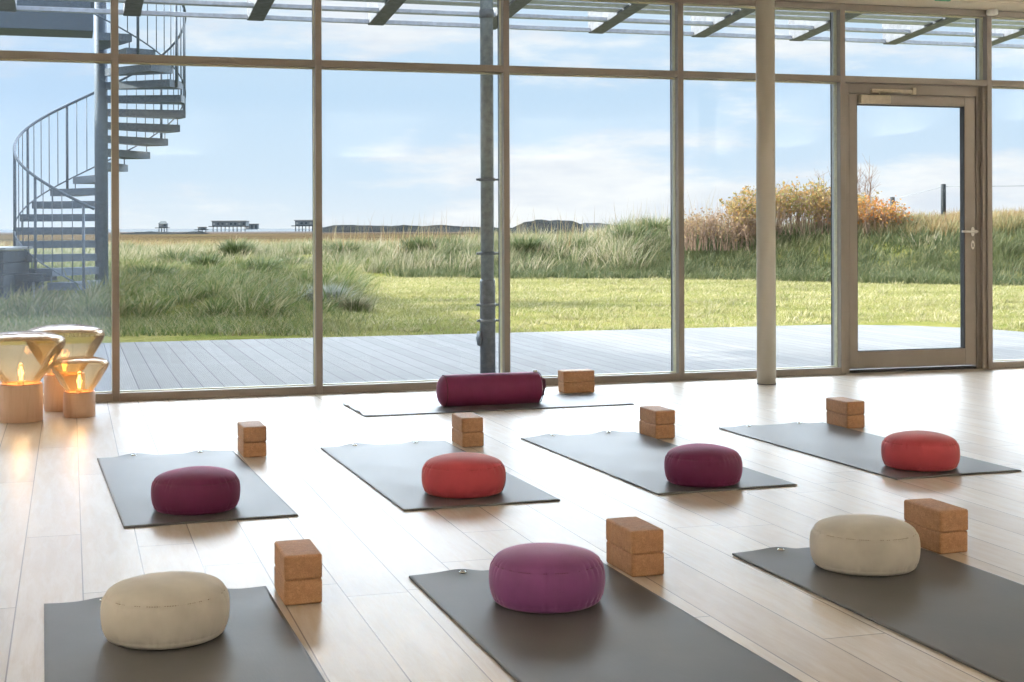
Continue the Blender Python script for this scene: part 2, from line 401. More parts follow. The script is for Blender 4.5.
# ------------------------------------------------------------------ cushions
def cushion_mesh(seed, Rm=.172, Hh=.156, n=200):
    r = random.Random(seed); prof = []; K = 56
    zs1, zs0 = Hh * .74, Hh * .12                     # the two seams
    ct = [(0, 0), (.45, 0), (.80, 0), (.90, .035), (.955, .12), (.99, .28), (1.0, .45), (.99, .60), (.955, .72), (.86, .84), (.70, .915), (.48, .970), (.24, .995), (0, 1.0)]
    for i in range(len(ct) - 1):
        p0, p1, p2, p3 = ct[max(i - 1, 0)], ct[i], ct[i + 1], ct[min(i + 2, len(ct) - 1)]
        for k in range(6):
            t = k / 6; f = lambda a, b, c, d: .5 * (2 * b + (c - a) * t + (2 * a - 5 * b + 4 * c - d) * t * t + (3 * b - a - 3 * c + d) * t ** 3)
            prof.append((max(Rm * f(p0[0], p1[0], p2[0], p3[0]), 0), max(0, Hh * f(p0[1], p1[1], p2[1], p3[1]))))
    prof.append((0, Hh)); K = len(prof) - 1
    pl = [(r.uniform(0, 2 * PI), r.uniform(.6, 1.5), r.uniform(.018, .035)) for _ in range(64)]
    ang = [2 * PI * k / n for k in range(n)]
    def pleat(a):
        s = 0
        for p0, am, w in pl:
            dlt = (a - p0 + PI) % (2 * PI) - PI; s += am * math.exp(-(dlt / w) ** 2)
        return s
    PL = [pleat(a) for a in ang]; l1, l2 = r.uniform(0, 6), r.uniform(0, 6)
    V = []
    for rr, z in prof:
        w1 = math.exp(-((z - zs1) / (.024 if z < zs1 else .014)) ** 2); w0 = math.exp(-((z - zs0) / .014) ** 2)
        g = .0022 * (math.exp(-((z - zs1) / .0028) ** 2) + math.exp(-((z - zs0) / .0028) ** 2))
        for k, a in enumerate(ang):
            q = rr * (1 + .012 * math.sin(2 * a + l1) + .008 * math.sin(3 * a + l2)) - (g + .0024 * PL[k] * max(w1, w0 * .8)) * (1 if rr > .05 else 0)
            V.append((q * math.cos(a), q * math.sin(a), z + .002 * math.sin(a * 2 + l2) * (z / Hh) * min(1, rr / Rm)))
    Fc = []
    for i in range(K):
        for k in range(n):
            k2 = (k + 1) % n; Fc.append((i * n + k, i * n + k2, (i + 1) * n + k2, (i + 1) * n + k))
    mb = MB(); mb.add(V, Fc, True)
    # closely spaced stitches follow the upper seam
    zz = sorted((z, rr) for rr, z in prof[12:]); rs = float(np.interp(zs1, [a for a, b in zz], [b for a, b in zz]))
    st = MB(); ns = 150
    for k in range(ns):
        a0 = 2 * PI * k / ns; a1 = a0 + 2 * PI / ns * .6; pts = []
        for a in (a0, (a0 + a1) / 2, a1):
            q = rs * (1 + .012 * math.sin(2 * a + l1) + .008 * math.sin(3 * a + l2)) - .0036; pts.append((q * math.cos(a), q * math.sin(a), zs1))
        st.tube(pts, .0012, 5)
    return mb, st
CL = {'cream': mat_cloth('cream_cotton', (.64, .62, .575), .6, (1, .98, .94)),
      'purple': mat_cloth('purple_cotton', (.21, .062, .20), 1.0, (1, .72, 1)),
      'burgundy': mat_cloth('burgundy_cotton', (.095, .008, .048), .5, (1, .45, .75)),
      'coral': mat_cloth('coral_cotton', (.44, .060, .078), .55, (1, .70, .66))}
DK = {k: mat_cloth(k + '_thread', c, .1) for k, c in {'cream': (.36, .32, .25), 'purple': (.10, .02, .06), 'burgundy': (.05, .004, .02), 'coral': (.26, .03, .028)}.items()}
cush = [(165, 102, 228, 652, 'cream', 'leftmost round cream meditation cushion on the front left mat'),
        (545.5, 486.5, 604, 615, 'purple', 'round bright purple meditation cushion on the front middle mat'),
        (863.5, 810, 917, 578, 'cream', 'round cream meditation cushion on the front right mat beside cork blocks'),
        (195.5, 152, 239, 516.5, 'burgundy', 'round dark burgundy meditation cushion on the leftmost mat of the middle row'),
        (462.8, 421, 504.5, 499.5, 'coral', 'round coral red meditation cushion near the centre of the middle row'),
        (702.3, 663, 741.5, 488.5, 'burgundy', 'right one of two round dark burgundy cushions, between the coral ones'),
        (920, 882, 958, 472.5, 'coral', 'rightmost round coral red meditation cushion in the middle row')]
for i, (px, xa, xb, yb, cl, lb) in enumerate(cush):
    d0 = F * (H - .007) / (yb - hy(px)) + .158; w = (xb - xa) / F * d0 / 2
    x, y = pd(px - .3, d0); mb, st = cushion_mesh(20 + i, w)
    o = mb.build('meditation_cushion', CL[cl], None, (x, y, .0075), R.uniform(0, 6)); tag(o, lb, 'cushion', 'round meditation cushions')
    st.build('seam', DK[cl], o)
# the bolster
def bolster():
    L, r0 = .655, .098; prof = []
    for i in range(15): a = PI / 2 * i / 14; prof.append((r0 * (.80 * math.sin(a) ** .9 + .2 * (i / 14)) if i else 0, -.5 * L + .0 + .045 * (1 - math.cos(a)) * 1.0))
    for i in range(1, 28): t = i / 28; prof.append((r0 * (1 + .018 * math.sin(PI * t)), -.5 * L + .045 + t * (L - .06)))
    for i in range(15): a = PI / 2 * (1 - i / 14); prof.append((r0 * (math.sin(a) ** .35 if i < 14 else 0) * .99, .5 * L - .015 + .015 * math.cos(a)))
    n = 96; m = MB(); m.lathe(prof, n); V = []
    for k, (x, y, z) in enumerate(m.v):
        a = math.atan2(y, x); q = math.hypot(x, y)
        e = math.exp(-((abs(z) - (.5 * L - .03)) / .02) ** 2); s = 1 - .014 * e * abs(math.sin(a * 19)) + .004 * math.sin(z * 23 + a)
        yy = y * s; V.append((z, x * s, max(yy, -r0 * .93)))
    m.v = [(x, y, z + r0 * .93) for x, y, z in V]; return m, L, r0
bm_, L, r0 = bolster(); bx, by = pd(488, 8.97)
bo = bm_.build('bolster', CL['burgundy'], None, (bx, by, .0075), .02)
bo.data.materials[0] = mat_cloth('plum_velvet', (.15, .018, .068), .5, (1, .55, .8))
tag(bo, 'long cylindrical plum red bolster lying on the crosswise mat', 'bolster')
for sx in (-.5 * L + .04, .5 * L - .004):
    ring = [(sx, r0 * .985 * math.cos(a), r0 * .93 + max(r0 * .985 * math.sin(a), -r0 * .91)) for a in [2 * PI * k / 48 for k in range(49)]]
    MB().tube(ring, .0028, 6).build('piping', DK['burgundy'], bo)
MB().tube([(.5 * L - .006, -.03, .155), (.5 * L + .028, -.022, .14), (.5 * L + .036, -.01, .10), (.5 * L + .028, .0, .05), (.5 * L - .004, .01, .03)], .010, 8).build('carry_strap', DK['burgundy'], bo)
MB().box(.5 * L - .035, .5 * L - .012, -.008, .008, r0 * 1.915, r0 * 2.04, .002).build('sewn_tag', M['white'], bo)

# ------------------------------------------------------------------ cork blocks
BW, BL, BH = .112, .222, .0728
bmaster = MB(); bmaster.box(-BW / 2, BW / 2, -BL / 2, BL / 2, 0, BH, .0075, 3)
stacks = [((284.6, 606.4), .0, 'right of the leftmost cream cushion', 0),
          ((632.2, 577.9), .02, 'right of the bright purple cushion', 0),
          ((940.0, 554.8), .02, 'behind the right cream cushion', 0),
          ((243.5, 457.9), .02, 'behind the leftmost burgundy cushion', 0),
          ((462.7, 447.6), .0, 'behind the left coral cushion', 0),
          ((655.7, 439.3), .02, 'behind the right burgundy cushion', 0),
          ((847.2, 428.9), .02, 'left of the rightmost coral cushion', 0),
          ((563.8, 393.5), .02, 'below the glazing, right of the bolster', 1)]
first = None
for (px, py), rz, where, cross in stacks:
    x, y = pg(px, py); w, l = (BL, BW) if cross else (BW, BL)
    x -= .005; cx = x + w / 2 * math.cos(rz) - l / 2 * math.sin(rz); cy = y + w / 2 * math.sin(rz) + l / 2 * math.cos(rz)
    for lev, nm in ((0, 'lower'), (1, 'upper')):
        if first is None: o = first = bmaster.build('cork_block', M['cork'])
        else: o = first.copy(); C.objects.link(o)
        o.location = (cx + (R.uniform(-.0025, .0025) if lev else 0), cy + (R.uniform(-.003, .003) if lev else 0), .0004 + lev * (BH + .0003))
        o.rotation_euler = (0, 0, rz + (PI / 2 if cross else 0) + (R.uniform(-.02, .02) if lev else 0))
        tag(o, '%s cork yoga block of the pair %s' % (nm, where), 'yoga block', 'stacked cork yoga blocks')

# ------------------------------------------------------------------ the three glass table lamps
def mat_amber():
    t = NT('amber_blown_glass'); lw = t.n('ShaderNodeLayerWeight'); lw.inputs[0].default_value = .5
    tc = t.ramp(lw.outputs['Facing'], [(0, (.98, .93, .83)), (.6, (.96, .87, .73)), (1, (.91, .76, .58))])
    tr = t.n('ShaderNodeBsdfTransparent'); t.l(tc, tr.inputs[0])
    gl = t.n('ShaderNodeBsdfGlossy'); gl.inputs['Roughness'].default_value = .12
    n = t.noise(7, 2, .5, t.obj()); t.l(t.bump(n.outputs[0], .35, .02), gl.inputs['Normal'])
    fr = t.n('ShaderNodeFresnel'); fr.inputs[0].default_value = 1.22
    mx = t.n('ShaderNodeMixShader'); t.l(t.math('MULTIPLY', fr.outputs[0], .9), mx.inputs[0]); t.l(tr.outputs[0], mx.inputs[1]); t.l(gl.outputs[0], mx.inputs[2])
    tl = t.n('ShaderNodeBsdfTranslucent'); tl.inputs[0].default_value = (.9, .78, .55, 1); m3 = t.n('ShaderNodeMixShader'); m3.inputs[0].default_value = .07
    t.l(mx.outputs[0], m3.inputs[1]); t.l(tl.outputs[0], m3.inputs[2]); t.l(m3.outputs[0], t.out.inputs[0]); return t.m
def mat_beech():
    t = NT('turned_beech'); o = t.obj(); n = t.noise(5, 5, .6, t.mapping(o, (1, 1, .08)), ); f = t.noise(60, 3, .6, t.mapping(o, (1, 1, .1)))
    c = t.ramp(n.outputs[0], [(.3, (.58, .36, .23)), (.6, (.68, .46, .32)), (.8, (.62, .40, .26))])
    c = t.mix(t.ramp(f.outputs[0], [(.5, 0.0), (.8, .4)]), c, (.45, .24, .12)); return t.bsdf(c, .5, 0, t.bump(f.outputs[0], .1, .002))
def mat_glow(name, col, st):
    t = NT(name); e = t.n('ShaderNodeEmission'); e.inputs[0].default_value = (*col, 1); e.inputs[1].default_value = st
    t.l(e.outputs[0], t.out.inputs[0]); return t.m
M['amber'] = mat_amber(); M['beech'] = mat_beech(); M['fil'] = mat_glow('glowing_filament', (1, .50, .15), 7)
M['bulb'] = mat_glass('clear_bulb_glass', (1, .93, .82))
M['copper'] = mat_plain('copper_rim', (.62, .30, .16), .3, .7)
def lamp(x, y, br, bh, gr, gh, label):
    o = empty('glass_lamp', (x, y, 0), R.uniform(0, 3), label=label, cat='lamp', group='glass lamps with turned wood bases')
    MB().lathe([(0, 0), (br - .004, 0), (br, .004), (br, bh - .004), (br - .004, bh), (br * .86, bh), (br * .86, bh - .02), (0, bh - .02)], 64).build('wood_base', M['beech'], o)
    MB().lathe([(br * .9, bh), (br * .97, bh), (br * .97, bh + .005), (br * .9, bh + .005)], 64, closed=True).build('collar', M['copper'], o)
    # blown shade: cone opening upward, tight shoulder, shallow dome
    ctrl = [(br * .84, .0), (br * .90, .06), (br * .9 + (gr - br * .9) * .30, .24), (br * .9 + (gr - br * .9) * .62, .46), (br * .9 + (gr - br * .9) * .90, .66), (gr * .992, .745), (gr, .80), (gr * .965, .86), (gr * .88, .905), (gr * .72, .948), (gr * .50, .98), (gr * .25, .996), (0.0, 1.0)]
    pts = []
    for i in range(len(ctrl) - 1):
        p0, p1, p2, p3 = ctrl[max(i - 1, 0)], ctrl[i], ctrl[i + 1], ctrl[min(i + 2, len(ctrl) - 1)]
        for k in range(6):
            t = k / 6; f = lambda a, b, c, d: .5 * (2 * b + (c - a) * t + (2 * a - 5 * b + 4 * c - d) * t * t + (3 * b - a - 3 * c + d) * t ** 3)
            pts.append((max(f(p0[0], p1[0], p2[0], p3[0]), 0), bh + gh * f(p0[1], p1[1], p2[1], p3[1])))
    pts.append((0, bh + gh))
    th = .0035; inner = [(max(r - th, 0), z - (th if z > bh + gh * .8 else 0)) for r, z in pts][::-1]
    MB().lathe(pts + inner, 72).build('glass_shade', M['amber'], o)
    MB().lathe([(0, bh - .02), (.019, bh - .02), (.019, bh + .012), (0, bh + .012)], 24).build('bulb_socket', M['copper'], o)
    b = MB().lathe([(.012, bh + .012), (.018, bh + .03), (.018, bh + .10), (.012, bh + .116), (0, bh + .12)], 24).build('bulb', M['bulb'], o)
    fm = MB()
    for k in range(5):
        a = 2 * PI * k / 5; fm.tube([(.006 * math.cos(a), .006 * math.sin(a), bh + .022), (.009 * math.cos(a + .3), .009 * math.sin(a + .3), bh + .06), (.004 * math.cos(a), .004 * math.sin(a), bh + .10)], .0026, 6)
    fm.build('filament', M['fil'], b)
    return o, bh
lamps = [lamp(-.272, 8.79, .121, .212, .248, .300, 'large amber glass lamp on a wood drum, leftmost and cut by the frame'),
         lamp(.050, 8.89, .090, .143, .168, .207, 'smallest amber glass lamp, in front of the other two at their right'),
         lamp(-.035, 9.265, .121, .212, .238, .305, 'large amber glass lamp at the back, closest to the glazing')]
def light(name, typ, loc, energy, col=(1, 1, 1), parent=None, **k):
    l = bpy.data.lights.new(name, typ); l.energy = energy; l.color = col
    for a, b in k.items(): setattr(l, a, b)
    o = bpy.data.objects.new(name, l); o.location = loc; link(o, parent); return o
for (o, bh), e in zip(lamps, (1.6, 1.0, 1.6)):
    light('bulb_light', 'POINT', (0, 0, bh + .06), e, (1, .60, .28), o, shadow_soft_size=.03)

# ------------------------------------------------------------------ unseen uplights, added to brighten the room by way of the ceiling
M['fill_glow'] = mat_glow('fill_light_glow', (1, .95, .88), 3.0)
def uplight(x, y, rz, where):
    o = empty('added_fill_uplight', (x, y, 2.12), rz, label='unseen added fill uplight ' + where, cat='light', group='added fill uplights')
    MB().box(-.5, .5, 0, .12, -.05, .05, .008).build('housing', M['white'], o); MB().box(-.46, .46, .02, .10, .0501, .052).build('fill_glow_panel', M['fill_glow'], o)
    light('fill_lamp', 'AREA', (0, .06, .065), FILL_PWR, (1, .97, .92), o, shape='RECTANGLE', size=.9, size_y=.08).rotation_euler = (PI, 0, 0)
FILL_PWR = 52
for y in (-1.0, 1.6, 4.2, 6.8): uplight(XL, y, -PI / 2, 'on the left wall'); uplight(XR, y, PI / 2, 'on the right wall')
for x in (-1.6, 1.4, 4.4, 7.4): uplight(x, YB, 0, 'on the back wall')

# ------------------------------------------------------------------ terrain
def interp(x, xs, ys): return np.interp(x, xs, ys)
_perm = NR.random((64, 64))
def vnoise(x, y):
    xi = np.floor(x).astype(int); yi = np.floor(y).astype(int); fx = x - xi; fy = y - yi
    fx = fx * fx * (3 - 2 * fx); fy = fy * fy * (3 - 2 * fy)
    g = lambda a, b: _perm[a % 64, b % 64]
    return (g(xi, yi) * (1 - fx) + g(xi + 1, yi) * fx) * (1 - fy) + (g(xi, yi + 1) * (1 - fx) + g(xi + 1, yi + 1) * fx) * fy
def fbm(x, y, o=3):
    s = 0; a = .5
    for k in range(o): s = s + a * vnoise(x * 2 ** k + 17 * k, y * 2 ** k + 31 * k); a *= .5
    return s / (1 - .5 ** o) - .5
def col_d(X, Y):
    d = X * SN + Y * CS; r = X * CS - Y * SN; return 512 + F * r / np.maximum(d, .1), d
def sstep(a, b, x): t = np.clip((x - a) / (b - a), 0, 1); return t * t * (3 - 2 * t)
def bank_base(c): return interp(c, [0, 330, 500, 700, 1000, 1400], [33, 31.5, 30.5, 29.5, 26.0, 24])
def crest(c): return interp(c, [-300, 0, 200, 330, 420, 511, 590, 625, 670, 740, 925, 1000, 1300], [.1, .12, .18, .28, .38, .48, .52, .74, .86, .96, 1.08, 1.14, 1.2])
def hgt(X, Y):
    c, d = col_d(X, Y); b = bank_base(c); cz = crest(c)
    z = -.03 + .05 * sstep(15, 26, d) + .04 * fbm(X * .35, Y * .35)
    left = 1 - sstep(300, 400, c)
    z = z + left * sstep(16.5, 19, d) * (.10 + .42 * fbm(X * .9, Y * .9, 3)) * (1 - sstep(60, 90, d))
    up = sstep(0, 4.2, d - b); down = sstep(6, 26, d - b)
    z = z + cz * up * (1 - down) + up * (1 - down) * .30 * fbm(X * .7, Y * .7, 3)
    far = sstep(60, 260, d); z = z - .25 * far + .25 * far * fbm(X * .03, Y * .03)
    z = z - 3.0 * sstep(500, 1100, d)
    near = 1 - sstep(14.2, 15.0, d * CS); return z - .12 * near * (Y < 14.75)
def terrain():
    u = np.concatenate([np.linspace(-1.1, -.42, 40, endpoint=False), np.linspace(-.42, .46, 520), np.linspace(.46, 1.1, 40)[1:]])
    d = np.concatenate([np.linspace(9.3, 14, 10, endpoint=False), np.linspace(14, 46, 330, endpoint=False), 46 * (1500 / 46) ** np.linspace(0, 1, 190)])
    U, Dm = np.meshgrid(u, d); X = U * Dm * CS + Dm * SN; Y = Dm * CS - U * Dm * SN
    Y0 = Y < 10.2
    Z = hgt(X, Y); Z = np.where(Y0, -.25, Z); Y = np.where(Y < 9.9, 9.9, Y)
    n, m = X.shape; V = np.stack([X.ravel(), Y.ravel(), Z.ravel()], 1)
    I = np.arange(n * m).reshape(n, m); Fc = np.stack([I[:-1, :-1].ravel(), I[:-1, 1:].ravel(), I[1:, 1:].ravel(), I[1:, :-1].ravel()], 1)
    return V, Fc
def mat_ground():
    t = NT('meadow_soil'); p = t.pos(); sx = t.n('ShaderNodeSeparateXYZ'); t.l(p, sx.inputs[0])
    d = t.math('ADD', t.math('MULTIPLY', sx.outputs[0], SN), t.math('MULTIPLY', sx.outputs[1], CS))
    n1 = t.noise(.9, 5, .6, p); n2 = t.noise(14, 4, .7, p); n3 = t.noise(.02, 5, .6, t.mapping(p, (1, 2.5, 1)))
    lawn = t.ramp(n1.outputs[0], [(.3, (.10, .13, .03)), (.5, (.20, .20, .06)), (.7, (.26, .23, .09))])
    lawn = t.mix(t.ramp(n2.outputs[0], [(.35, .55), (.6, .0)]), lawn, (.07, .075, .022))
    marsh = t.ramp(n3.outputs[0], [(.38, (.030, .028, .018)), (.5, (.085, .058, .036)), (.62, (.085, .074, .036))])
    c = t.mix(t.ramp(t.math('DIVIDE', d, 100.0), [(.33, 0.0), (.55, 1.0)]), lawn, marsh)
    c = t.mix(t.ramp(t.math('DIVIDE', d, 1000.0), [(.30, 0.0), (.5, 1.0)]), c, (.10, .09, .09))
    return t.bsdf(c, .9, 0, t.bump(n2.outputs[0], .5, .03), Specular_IOR_Level=0)
V, Fc = terrain(); g = fast_mesh('ground', V, Fc, mat_ground(), True); link(g); g['kind'] = 'structure'
# the sea
def mat_sea():
    t = NT('grey_sea'); n = t.noise(.02, 4, .6, t.mapping(t.pos(), (1, 4, 1))); c = t.ramp(n.outputs[0], [(.4, (.055, .068, .080)), (.6, (.07, .084, .096))])
    return t.bsdf(c, .6, 0, t.bump(n.outputs[0], .1, 1.0), Specular_IOR_Level=.02)
m = MB(); a = [pd(-900, 1000), pd(2400, 1000), pd(2400, 9000), pd(-900, 9000)]
m.add([(x, y, z) for z in (-2.6, -3.4) for x, y in a], [(0, 1, 2, 3), (7, 6, 5, 4), (0, 4, 5, 1), (1, 5, 6, 2), (2, 6, 7, 3), (3, 7, 4, 0)])
m.build('sea', mat_sea())['kind'] = 'structure'
# ---- grass
def blades(n, cr, dr, length, width, seg, lean, clump=None, dens=None, zoff=-.01, spread=.12, droop=.6, lenf=None):
    """n blades over columns cr and distances dr; clump = number of tufts"""
    def sample(k):
        d = np.sqrt(NR.uniform(dr[0] ** 2, dr[1] ** 2, k)); c = NR.uniform(cr[0], cr[1], k)
        r = (c - 512) / F * d; return r * CS + d * SN, d * CS - r * SN, c, d
    def accept(k):
        X, Y, c, d = sample(k * 3)
        if dens is not None:
            p = dens(c, d, X, Y); ok = NR.random(len(X)) < p; X, Y, c, d = X[ok], Y[ok], c[ok], d[ok]
        return X[:k], Y[:k]
    if clump:
        cx, cy = accept(clump); k = NR.integers(0, len(cx), n); rad = np.abs(NR.normal(0, spread, n)); an = NR.uniform(0, 2 * PI, n)
        X = cx[k] + rad * np.cos(an); Y = cy[k] + rad * np.sin(an)
        sz = NR.uniform(.6, 1.25, len(cx))[k]; dirx = np.cos(an) * .8 + .5; diry = np.sin(an) * .8 - .1
    else:
        X, Y = accept(n); n = len(X); an = NR.uniform(0, 2 * PI, n); sz = np.ones(n); dirx = np.cos(an); diry = np.sin(an)
    ok = Y > 10; Z = hgt(X, Y) + zoff
    Lh = length[0] + (length[1] - length[0]) * NR.random(n) ** 1.3; Lh = Lh * sz
    if lenf is not None: Lh = Lh * lenf(*col_d(X, Y))
    ln = np.hypot(dirx, diry) + 1e-6; dirx /= ln; diry /= ln
    le = NR.uniform(lean[0], lean[1], n); wa = NR.uniform(0, 2 * PI, n); wx, wy = np.cos(wa), np.sin(wa)
    W = width * NR.uniform(.6, 1.3, n); rows = []
    for s_ in range(seg + 1):
        t = s_ / seg; h = Lh * (t - droop * .5 * le * t * t); o = Lh * le * (t * .55 + droop * t * t)
        px = X + dirx * o; py = Y + diry * o; pz = Z + h; w = W * (1 - t) ** .6 * .5
        if s_ < seg: rows.append(np.stack([px - wx * w, py - wy * w, pz], 1)); rows.append(np.stack([px + wx * w, py + wy * w, pz], 1))
        else: rows.append(np.stack([px, py, pz], 1))
    K = len(rows); V = np.stack(rows, 1).reshape(-1, 3); base = np.arange(n)[:, None] * K; T = []
    for s_ in range(seg):
        a, b = 2 * s_, 2 * s_ + 1
        if s_ < seg - 1: T += [(a, b, b + 2), (a, b + 2, a + 2)]
        else: T += [(a, b, K - 1)]
    Fc = (base[:, :, None] + np.array(T)[None]).reshape(-1, 3)
    return V, Fc
def stuff(name, arrs, mat, label, cat):
    off = 0; VV = []; FF = []
    for V, Fc in arrs: VV.append(V); FF.append(Fc + off); off += len(V)
    o = fast_mesh(name, np.concatenate(VV), np.concatenate(FF), mat); link(o); tag(o, label, cat, None, 'stuff'); return o
onlawn = lambda c, d, X, Y: ((Y > 14.75) | (X > 9.5)) & (d < bank_base(c) + 1.5)
MG = {
 'lawn': mat_blade('lawn_blade', [(0, (.26, .30, .10)), (.35, (.52, .50, .19)), (.7, (.72, .65, .34)), (1, (.86, .78, .54))], .3, (.26, .26, .09)),
 'rough': mat_blade('rough_grass_blade', [(0, (.11, .18, .05)), (.5, (.23, .29, .09)), (.8, (.44, .42, .19)), (1, (.62, .55, .34))], .35, (.22, .20, .08)),
 'marram': mat_blade('marram_blade', [(0, (.12, .18, .06)), (.3, (.26, .30, .13)), (.55, (.50, .47, .27)), (.8, (.70, .60, .42)), (1, (.80, .70, .54))], .35, (.10, .16, .05)),
 'slope': mat_blade('slope_grass_blade', [(0, (.06, .10, .045)), (.5, (.13, .18, .075)), (.85, (.30, .32, .16)), (1, (.45, .42, .25))], .3, (.15, .18, .06)),
 'reed': mat_blade('dry_reed_blade', [(0, (.40, .22, .11)), (.4, (.52, .34, .17)), (.8, (.50, .44, .20)), (1, (.66, .56, .38))], .3, (.30, .30, .12))}
stuff('lawn_grass', [blades(150000, (300, 1090), (14.5, 31.5), (.025, .06), .011, 1, (.2, .9), None, onlawn),
                     blades(22000, (300, 1090), (15, 31), (.05, .11), .016, 2, (.3, 1.0), 1100, onlawn, spread=.08)], MG['lawn'], 'short yellow green lawn between the deck and the grassy bank', 'grass')
stuff('meadow_grass', [blades(90000, (-70, 420), (15.2, 34), (.06, .17), .013, 2, (.3, 1.0), None, lambda c, d, X, Y: onlawn(c, d, X, Y) * (1 - sstep(300, 390, c))),
                       blades(36000, (-70, 350), (17.5, 36), (.14, .36), .022, 3, (.3, 1.1), 700, onlawn, spread=.13),
                       blades(5000, (-70, 350), (20, 36), (.3, .5), .02, 3, (.3, 1.1), 60, onlawn, spread=.2)], MG['rough'], 'longer shaded green meadow grass behind the deck at the left', 'grass')
stuff('marram_grass', [blades(110000, (-70, 930), (27, 46), (.30, .72), .020, 3, (.15, .8), 1900, lambda c, d, X, Y: ((d > bank_base(c) + .9) & ((c < 660) | (d > bank_base(c) + 2.2)) & (c < 930)) * np.where((c > 690) & (c < 900), .3, 1.0), spread=.22, lenf=lambda c, d: interp(c, [0, 330, 480, 620, 820, 900, 960], [.5, .65, .8, .95, .6, .5, .35])),
                       blades(26000, (-70, 520), (40, 66), (.25, .50), .028, 3, (.15, .7), 900, None, spread=.3, lenf=lambda c, d: interp(c, [0, 330, 520], [.7, .8, .9]))], MG['marram'], 'tall pale marram grass covering the bank behind the lawn', 'grass')
stuff('slope_grass', [blades(90000, (400, 1100), (24, 40), (.10, .30), .016, 2, (.2, 1.0), 2600, lambda c, d, X, Y: ((d > bank_base(c) - .1) & (d < bank_base(c) + np.where(c > 860, 7.0, 3.6))) * 1.0, spread=.2)], MG['slope'], 'low dark green grass on the near slope of the bank', 'grass')
stuff('dry_reeds', [blades(30000, (-70, 1090), (46, 100), (.25, .5), .04, 2, (.1, .5), 2500, None, spread=.5),
                    blades(16000, (860, 1090), (28.5, 34), (.18, .38), .018, 3, (.1, .6), 700, lambda c, d, X, Y: (d > bank_base(c) + 3.0) * 1.0, spread=.14),
                    blades(500, (330, 840), (33, 38), (.75, 1.15), .012, 4, (.0, .3), 140, lambda c, d, X, Y: (d > bank_base(c) + 3.0) * 1.0, spread=.12)], MG['reed'], 'reddish brown dry reeds of the flat marsh beyond the bank', 'grass')
MG['dark'] = mat_blade('dark_tussock_blade', [(0, (.05, .09, .035)), (.6, (.12, .18, .06)), (1, (.30, .33, .14))], .25)
# single conspicuous tussocks
def tussock(px, d, n, L, sp, mat, label):
    x, y = pd(px, d); z = float(hgt(np.array([x]), np.array([y]))[0]); r = NR
    an = r.uniform(0, 2 * PI, n); rad = np.abs(r.normal(0, sp, n)); le = r.uniform(.3, 1.25, n); Lh = r.uniform(.5, 1.1, n) * L; rows = []
    wa = r.uniform(0, 2 * PI, n); W = .010 if d < 25 else .018
    for s_ in range(6):
        t = s_ / 5; h = Lh * (t - .45 * le * t * t); o = rad + Lh * le * (.4 * t + .45 * t * t); px_, py_ = o * np.cos(an), o * np.sin(an); w = W * (1 - t) ** .5 * .5
        if s_ < 5: rows += [np.stack([px_ - np.cos(wa) * w, py_ - np.sin(wa) * w, h - .03], 1), np.stack([px_ + np.cos(wa) * w, py_ + np.sin(wa) * w, h - .03], 1)]
        else: rows.append(np.stack([px_, py_, h - .03], 1))
    K = len(rows); V = np.stack(rows, 1).reshape(-1, 3); T = []
    for s_ in range(5):
        a, b = 2 * s_, 2 * s_ + 1; T += [(a, b, b + 2), (a, b + 2, a + 2)] if s_ < 4 else [(a, b, K - 1)]
    Fc = (np.arange(n)[:, None, None] * K + np.array(T)[None]).reshape(-1, 3)
    o = fast_mesh('grass_tussock', V, Fc, mat); link(o); o.location = (x, y, z); tag(o, label, 'grass tussock'); return o
MG['silver'] = mat_blade('silvery_blade', [(0, (.30, .36, .28)), (.5, (.55, .58, .50)), (1, (.75, .74, .68))], .3)
tussock(326, 19.3, 2200, .36, .10, MG['silver'], 'silvery pale tussock at the edge of the lawn beside the second glazing post')
tussock(352, 18.9, 1400, .30, .11, MG['marram'], 'smaller dark green tussock just right of the silvery one')
for (px, d, L) in ((150, 27, .5), (205, 31, .55), (262, 29, .5), (176, 34, .55), (236, 36, .6), (292, 33, .5), (345, 35.5, .6), (420, 34.5, .6), (452, 35.5, .6), (528, 33.5, .6), (575, 34, .65), (632, 33.2, .7), (655, 34.5, .7)):
    o = tussock(px, d, 800, L, .16, MG['dark'], 'dark green tussock among the pale grass of meadow and bank'); o['group'] = 'dark tussocks in the pale grass'
